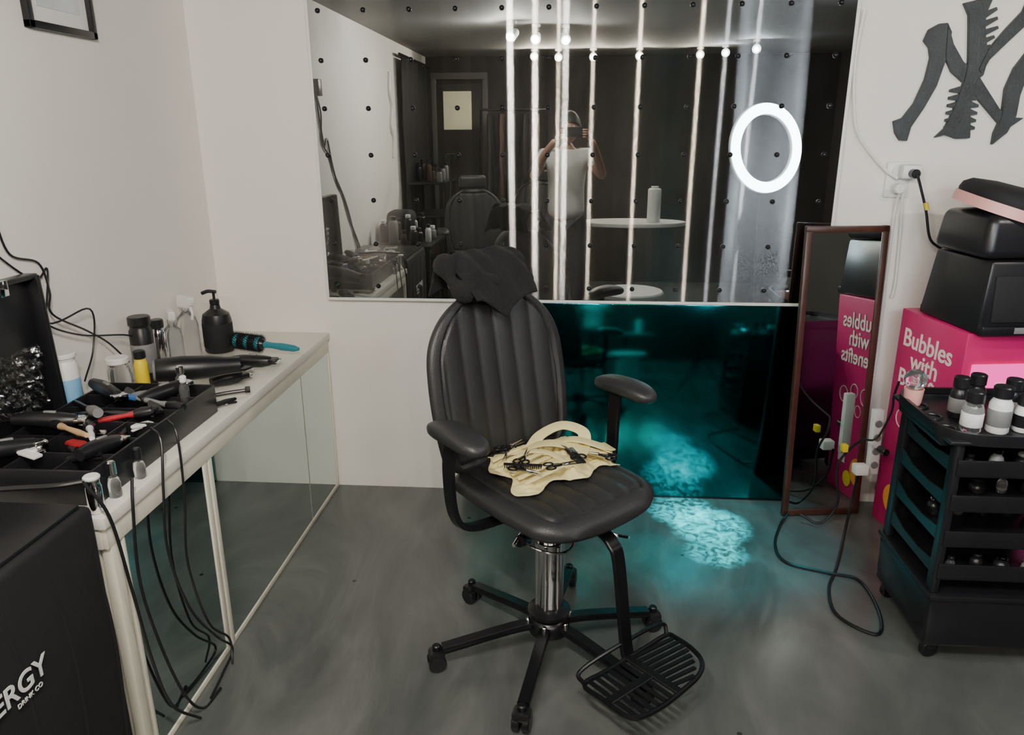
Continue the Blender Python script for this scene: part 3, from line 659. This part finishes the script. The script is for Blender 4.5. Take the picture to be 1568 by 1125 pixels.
rr=[( (TW/2+.04)*se(a,5)[0],(TD/2+.02)*se(a,5)[1],.712) for a in[i*math.pi/16 for i in range(32)]]
tube('top_rim',rr,1,M['blk'],tr,closed=True,n=2,flat=(.006,.016),up=(0,0,1))
box('top_cup_block',(.07,TD*.8,.03),(-TW/2,0,.685),M['blk'],tr,bev=.008)
for q in range(3): tube('holder_ring_%d'%q,[(-TW/2-.005+.025*math.cos(a),-.1+q*.09+.025*math.sin(a),.708) for a in[i*math.pi/5 for i in range(10)]],.004,M['blk'],tr,closed=True,n=3)
for i,z in enumerate([.61,.505,.395,.29]):
    for q in range(5):
        bottle('jar_%d_%d'%(i,q),(1.11+q*.07-1.265,2.03+.07*((q*3+i)%3)-2.165,z-.004),.014+.004*((q+i)%3),.028+.006*((q*2+i)%3),M[['blk','grey','blk','glass','blk'][(q+i)%5]],M[['blk','blk','chr','blk','grey'][(q*2+i)%5]],.010,par=tr)
for x,y,r,h,c1,lb in[(1.105,2.035,.027,.08,'glass','wht'),(1.175,2.035,.029,.095,'wht','grey'),(1.12,2.145,.025,.085,'blk','grey'),(1.18,2.175,.025,.085,'blk','grey'),(1.245,2.045,.024,.07,'wht','blk'),(1.26,2.135,.027,.085,'blk','wht'),(1.35,2.085,.028,.1,'wht','blk')]:
    bottle('cosmetic_bottle',(x,y,.7075),r,h,M[c1],M['blk'],.033,M[lb],.75)
gl=empty('glass_globe_cup',(1.04,2.25,.7075))
lathe('cup',[(0,0),(.022,0),(.025,.01),(.028,.05),(.025,.05),(.022,.012),(0,.01)],M['rose'],parent=gl)
lathe('globe',[(0,.045)]+[(.032*math.sin(a),.077-.032*math.cos(a)) for a in[i*math.pi/12 for i in range(1,12)]]+[(0,.109)],M['glass'],parent=gl)

# ---------------------------------------------------------------- ring light on stand
rl=empty('ring_light',(1.13,1.2,0),0)
rg=empty('ring_head',(0,0,1.40),rot=(math.radians(8),math.radians(-8),math.radians(-28))); rg.parent=rl
N=48
tube('led_ring',[(.225*math.cos(2*math.pi*i/N),.012,.225*math.sin(2*math.pi*i/N)) for i in range(N)],1,M['ring'],rg,closed=True,smooth=False,flat=(.030,.006),up=(0,1,0))
tube('ring_housing',[(.225*math.cos(2*math.pi*i/N),-.006,.225*math.sin(2*math.pi*i/N)) for i in range(N)],1,M['wht'],rg,closed=True,smooth=False,flat=(.034,.011),up=(0,1,0))
tube('pole',[(0,-.03,.12),(0,-.03,1.15)],.011,M['mblk'],rl,smooth=False)
tube('neck',[(0,-.03,1.13),(0,-.015,1.16),(0,0,1.19)],.009,M['mblk'],rl)
for q in range(3):
    a=q*2.094+.5; tube('tripod_leg_%d'%q,[(0,-.03,.5),(.26*math.cos(a),-.03+.26*math.sin(a),.01)],.009,M['mblk'],rl,smooth=False)

# ---------------------------------------------------------------- track spotlights
def spot(name,loc,aim,power,r=.022,col=(1,.92,.82),zc=H):
    e=empty(name,(loc[0],loc[1],zc))
    dz=loc[2]-zc
    cyl('mount',.03,.02,(0,0,-.01),M['wht'],e); tube('arm',[(0,0,-.01),(0,0,dz+.02)],.006,M['wht'],e,smooth=False)
    d=(V(aim)-V(loc)).normalized(); q=d.to_track_quat('Z','Y')
    m=q.to_matrix().to_4x4(); m.translation=V((0,0,dz))
    o=lathe('shade',[(.0,-.06),(.02,-.06),(.026,-.05),(.034,.0),(.036,.02),(.033,.02),(.03,-.005),(0,-.012)],M['wht'],parent=e); o.matrix_basis=m
    ld=bpy.data.lights.new('bulb','POINT'); ld.energy=power; ld.color=col; ld.shadow_soft_size=r
    lo=bpy.data.objects.new('bulb',ld); COL.objects.link(lo); lo.parent=e; lo.location=V((0,0,dz))+d*.03
    return e
for i,(x,y,z) in enumerate([(-.363,-1.3,2.14),(-.147,-1.3,2.13),(.16,-1.3,2.13),(.564,-1.3,2.135),(1.09,-1.3,2.14),(1.28,-1.15,2.14),(1.45,-.75,2.13)]):
    spot('track_spotlight',(x,y,z),(x*.6,2.5,1.2),(32 if i<5 else 14),r=.017,col=(1,.87,.70) if i<5 else (.9,.95,1))
for x,y,ax,ay,az,pw in[(-.42,.50,-1.4,2.2,1.0,46),(-.27,.32,-.6,3,.8,36),(-.07,.28,.4,2.6,.5,30),(1.95,1.5,1.2,2.9,1.0,28)]:  # last entry is an added fill lamp for the right side, outside mirror view
    spot('track_spotlight',(x,y,2.11),(ax,ay,az),pw,r=.022,col=(1,.94,.86))
cs_=empty('caustic_helper_spot',(.60,2.30,H))  # added lamp and fixture, stand in for cyan light reflected onto the floor
cyl('mount',.03,.02,(0,0,-.01),M['blk'],cs_); cyl('can',.035,.08,(0,0,-.06),M['blk'],cs_)
def beam(nm,energy,size,blend,sc,lo_,hi,floor_,aim):
    ld=bpy.data.lights.new(nm,'SPOT'); ld.energy=energy; ld.color=(.0,.80,.92); ld.spot_size=math.radians(size); ld.spot_blend=blend; ld.shadow_soft_size=.002
    ld.use_nodes=True; nt=ld.node_tree; em=nt.nodes['Emission']; tc=nt.nodes.new('ShaderNodeTexCoord'); nn=nt.nodes.new('ShaderNodeTexNoise'); nn.inputs['Scale'].default_value=sc; nn.inputs['Detail'].default_value=8; nn.inputs['Roughness'].default_value=.65; nn.inputs['Distortion'].default_value=1.2
    rp=nt.nodes.new('ShaderNodeValToRGB'); rp.color_ramp.elements[0].position=lo_; rp.color_ramp.elements[0].color=(floor_,floor_,floor_,1); rp.color_ramp.elements[1].position=hi; rp.color_ramp.elements[1].color=(1,1,1,1)
    nt.links.new(tc.outputs['Normal'],nn.inputs['Vector']); nt.links.new(nn.outputs['Fac'],rp.inputs[0]); nt.links.new(rp.outputs[0],em.inputs['Strength'])
    lo=bpy.data.objects.new(nm,ld); COL.objects.link(lo); lo.parent=cs_; lo.location=(0,0,-.11)
    lo.rotation_euler=(V(aim)-V((.60,2.30,H-.11))).to_track_quat('-Z','Y').to_euler()
beam('beam_a',2600,8.5,.9,50,.42,.58,.06,(.48,2.86,0))
beam('beam_b',3200,9.5,.9,46,.42,.58,.08,(.57,2.74,0))
beam('beam_c',2200,7.5,1,50,.44,.60,.04,(.56,2.55,0))
beam('beam_spill',230,30,1,9,.3,.7,.35,(.58,2.62,0))

# ---------------------------------------------------------------- things behind the camera (seen in the mirror)
dk=empty('reception_desk',(.5,-.62,0))
poly=[(.46*math.cos(a),.24*math.sin(a)) for a in[i*math.pi/14 for i in range(28)]]
prism('desk_top',poly,.03,M['wht'],dk,loc=(0,0,.74),bev=.004)
lathe('pedestal',[(0,0),(.2,0),(.2,.02),(.05,.04),(.045,.72),(.12,.74),(0,.74)],M['blk'],parent=dk)
bottle('paper_towel_roll',(.68,-.55,.771),.055,.28,M['wht'],M['wht'],.01,None,.5)
st=empty('round_stool',(.42,.74,0))
lathe('drum',[(0,0),(.13,0),(.14,.01),(.14,.41),(0,.41)],M['wht'],parent=st,seg=48)
lathe('top',[(0,.41),(.21,.41),(.22,.42),(.22,.44),(.21,.45),(0,.45)],M['wht'],parent=st,seg=48)
salon_chair('salon_chair',(-.72,-.15,0),math.radians(70))
salon_chair('salon_chair',(-.42,-1.15,0),math.radians(110))
sd=empty('black_side_table',(-1.2,.38,0))
box('table_top',(.44,.62,.025),(0,0,.72),M['blk'],sd)
for x in(-.19,.19):
    for y in(-.28,.28): box('table_leg',(.03,.03,.71),(x,y,.355),M['mblk'],sd)
for q in range(14):
    bottle('bottle_%d'%q,(-.16+.08*(q%5),-.24+.035*q,.733),.022+.006*(q%3),.07+.03*((q*5)%4),M[['blk','blk','wht','blk','grey','brn','blk'][q%7]],M[['blk','wht','blk'][q%3]],.025,par=sd)
box('black_bag',(.2,.22,.2),(-.08,-.14,.84),M['blkm'],sd,bev=.05,seg=4)
for q in range(4): box('carton_%d'%q,(.16,.12,.14+.03*q),(-.1+.07*q,-.2+.13*q,.10+.015*q),M[['blk','brn','grey','blk'][q]],sd)
sh=empty('storage_shelf',(-1.24,-.9,0))
for x in(-.15,.15):
    for y in(-.3,.3): box('upright',(.025,.025,1.1),(x,y,.55),M['mblk'],sh)
for z in(.1,.45,.8,1.08): box('board',(.33,.64,.02),(0,0,z),M['blk'],sh)
for q in range(9): bottle('bottle_%d'%q,(.1*((q%3)-1),-.25+.06*q,1.09),.025,.08+.02*(q%4),M[['blk','brn','grey'][q%3]],M['blk'],.03,par=sh)
for q in range(6): box('carton_%d'%q,(.1,.08,.14+.02*(q%3)),(.1*((q%3)-1),-.2+.09*q,.545),M[['blk','grey','brn'][q%3]],sh)
cr=empty('coat_rack',(-.60,-1.7,0))
tube('rail',[(-.3,0,1.7),(.35,0,1.7)],.012,M['mblk'],cr,smooth=False)
for x in(-.3,.35):
    tube('upright',[(x,0,.02),(x,0,1.7)],.012,M['mblk'],cr,smooth=False); tube('foot',[(x,-.18,.02),(x,.2,.02)],.012,M['mblk'],cr,smooth=False)
for q in range(5):
    x0=-.2+q*.11
    grid('garment_%d'%q,lambda u,v,x0=x0,q=q:(x0+.03*math.cos(u*6.283)*(1+v*.3)+.01*nz(u*9,v*5,q),.20*math.sin(u*6.283)*(.55+.45*min(1,v*4))+.02*nz(u*9,v*3,q+5),1.66-v*(.75+.08*(q%3))),36,16,M[['blkm','brn','jean','blkm','brn'][q]],cr)
tpd=empty('camera_tripod',(-1.0,-.42,0))
for q in range(3):
    a=q*2.094+.2; tube('leg_%d'%q,[(0,0,1.0),(.22*math.cos(a),.22*math.sin(a),.01)],.011,M['mblk'],tpd,smooth=False)
tube('column',[(0,0,.9),(0,0,1.3)],.012,M['mblk'],tpd,smooth=False); box('head_plate',(.07,.1,.04),(0,0,1.31),M['mblk'],tpd)

# photographer
ph=empty('photographer',(-.05,-.36,0))
def skin(name,verts,edges,m,root=0,sub=2):
    me=bpy.data.meshes.new(name); bm=bmesh.new(); ly=bm.verts.layers.skin.verify()
    vv=[]
    for i,(co,r) in enumerate(verts):
        v=bm.verts.new(co)
        v[ly].radius=r if isinstance(r,tuple) else (r,r); v[ly].use_root=(i==root); vv.append(v)
    for a,b in edges: bm.edges.new((vv[a],vv[b]))
    bm.to_mesh(me); bm.free(); me.materials.append(m)
    o=bpy.data.objects.new(name,me); COL.objects.link(o); o.parent=ph
    s=o.modifiers.new('Skin','SKIN'); s.use_smooth_shade=True
    b=o.modifiers.new('Sub','SUBSURF'); b.levels=sub; b.render_levels=sub
    return o
body=[((0,0,.86),(.11,.08)),((0,0,1.0),(.11,.075)),((0,0,1.18),(.13,.08)),((0,0,1.29),(.12,.07)),((0,.01,1.375),.05),((0,.03,1.42),.048),
 ((-.17,0,1.31),.055),((-.27,.06,1.14),.04),((-.17,.22,1.33),.033),((-.085,.31,1.44),.026),
 ((.17,0,1.31),.055),((.29,.06,1.15),.04),((.23,.22,1.33),.033),((.185,.31,1.44),.026),
 ((-.09,0,.80),.07),((-.10,.02,.46),.055),((-.11,0,.10),.038),((-.11,.13,.035),.032),
 ((.09,0,.80),.07),((.10,.02,.46),.055),((.11,0,.10),.038),((.11,.13,.035),.032)]
ed=[(0,1),(1,2),(2,3),(3,4),(4,5),(3,6),(6,7),(7,8),(8,9),(3,10),(10,11),(11,12),(12,13),(0,14),(14,15),(15,16),(16,17),(0,18),(18,19),(19,20),(20,21)]
skin('body',body,ed,M['skin'])
sb_=[((0,0,.80),(.165,.125)),((0,0,.92),(.165,.12)),((0,0,1.05),(.155,.115)),((0,0,1.19),(.17,.115)),((0,0,1.30),(.145,.095)),((0,.01,1.36),.07),((-.18,0,1.315),.07),((-.235,.035,1.22),.066),((.18,0,1.315),.07),((.245,.035,1.225),.066)]
skin('tshirt',sb_,[(0,1),(1,2),(2,3),(3,4),(4,5),(4,6),(6,7),(4,8),(8,9)],M['shirt'])
tr_=[((0,0,.90),(.14,.10)),((-.09,0,.80),.095),((-.10,.02,.46),.075),((-.11,0,.12),.06),((.09,0,.80),.095),((.10,.02,.46),.075),((.11,0,.12),.06)]
skin('trousers',tr_,[(0,1),(1,2),(2,3),(0,4),(4,5),(5,6)],M['jean'])
for s in(-1,1):
    box('shoe_%d'%s,(.095,.26,.09),(s*.11,.06,.047),M['wht'],ph,bev=.03,seg=4)
vs=[];fs=[];NA,NB=28,22
for j in range(NB+1):
    b=math.pi*j/NB
    for i in range(NA):
        a=2*math.pi*i/NA; x=math.sin(b)*math.cos(a); y=math.sin(b)*math.sin(a); z=math.cos(b)
        X=x*.075;Y=y*.095;Z=z*.115
        if z<-.1: X*=1-.28*(-z-.1); Y*=1-.12*(-z-.1)
        if y>.3:
            Y+=.020*math.exp(-((x)/.16)**2-((z+.08)/.16)**2)
            Y-=.010*math.exp(-((abs(x)-.38)/.16)**2-((z-.08)/.12)**2)
            Y+=.006*math.exp(-(x/.3)**2-((z+.42)/.07)**2)
            Y+=.006*math.exp(-(x/.3)**2-((z+.8)/.15)**2)
        vs.append((X,Y,Z))
for j in range(NB):
    for i in range(NA): fs.append((j*NA+i,j*NA+(i+1)%NA,(j+1)*NA+(i+1)%NA,(j+1)*NA+i))
hp=(.02,.05,1.525)
mk('head',vs,fs,M['skin'],ph,loc=hp,merge=True,ang=80)
for s in(-1,1):
    lathe('eye_%d'%s,[(0,-.011),(.008,-.008),(.011,0),(.008,.008),(0,.011)],M['wht'],(hp[0]+s*.028,hp[1]+.077,hp[2]+.008),parent=ph,seg=12)
    cyl('iris_%d'%s,.005,.003,(hp[0]+s*.028,hp[1]+.0885,hp[2]+.008),M['hair'],ph,rot=(math.pi/2,0,0))
    tube('ear_%d'%s,[(hp[0]+s*.074,hp[1]+.005,hp[2]+.03),(hp[0]+s*.084,hp[1]-.012,hp[2]+.02),(hp[0]+s*.082,hp[1]-.01,hp[2]-.015),(hp[0]+s*.073,hp[1]+.005,hp[2]-.03)],.007,M['skin'],ph)
tube('mouth',[(hp[0]-.022,hp[1]+.082,hp[2]-.052),(hp[0],hp[1]+.092,hp[2]-.05),(hp[0]+.022,hp[1]+.082,hp[2]-.052)],.005,M['red'],ph)
def hairf(u,v):
    a=2*math.pi*u; b=v*(1.25+.75*(.5-.5*math.sin(a)))
    r=1.10+.03*nz(math.cos(a)*4,math.sin(a)*4,b*4)
    return (math.sin(b)*math.cos(a)*.077*r,math.sin(b)*math.sin(a)*.096*r-.004,math.cos(b)*.117*r)
grid('hair',hairf,40,24,M['hair'],ph,loc=hp,th=.006)
for s in(-1,1):
    cx=.05+s*.078
    w=(-.085,.31,1.44) if s<0 else (.185,.31,1.44)
    palm=V((cx+s*.022,.325,1.475))
    skin('palm_%d'%s,[(w,.024),(tuple(V(w)*.4+palm*.6),(.028,.017)),(tuple(palm+V((0,.004,.022))),(.030,.014))],[(0,1),(1,2)],M['skin'])
    for f in range(4):
        b0=palm+V((s*.002,.002,.028-f*.017)); L=[.03,.033,.031,.025][f]
        skin('finger_%d_%d'%(s,f),[(tuple(b0),.0085),(tuple(b0+V((-s*.002,L*.8,.006))),.0083),(tuple(b0+V((-s*.018,L*.8+.012,.008))),.0078),(tuple(b0+V((-s*.018-s*L*.6,L*.8+.006,.008))),.0068)],[(0,1),(1,2),(2,3)],M['skin'],sub=1)
    b0=palm+V((-s*.004,-.008,-.012))
    skin('thumb_%d'%s,[(tuple(b0),.011),(tuple(b0+V((-s*.014,-.012,.016))),.0105),(tuple(b0+V((-s*.034,-.006,.026))),.009)],[(0,1),(1,2)],M['skin'],sub=1)
box('mobile_phone',(.155,.009,.075),(.05,.335,1.495),M['blk'],ph,bev=.004)

# ---------------------------------------------------------------- camera + world
cam=bpy.data.cameras.new('camera'); cam.sensor_width=36; cam.lens=1160/1568*36; cam.clip_start=.005
co=bpy.data.objects.new('camera',cam); COL.objects.link(co)
psi=math.radians(4.5); th=math.radians(17.3); rho=math.radians(.2)
F=V((-math.sin(psi)*math.cos(th),math.cos(psi)*math.cos(th),-math.sin(th))); R0=V((math.cos(psi),math.sin(psi),0)); U0=R0.cross(F)
Rr=R0*math.cos(rho)-U0*math.sin(rho); U=R0*math.sin(rho)+U0*math.cos(rho)
mm=Matrix((Rr,U,-F)).transposed().to_4x4(); mm.translation=V((0,0,1.5)); co.matrix_world=mm
SC.camera=co
w=bpy.data.worlds.new('world'); SC.world=w; w.use_nodes=True
w.node_tree.nodes['Background'].inputs[0].default_value=(.8,.85,.9,1); w.node_tree.nodes['Background'].inputs[1].default_value=.1
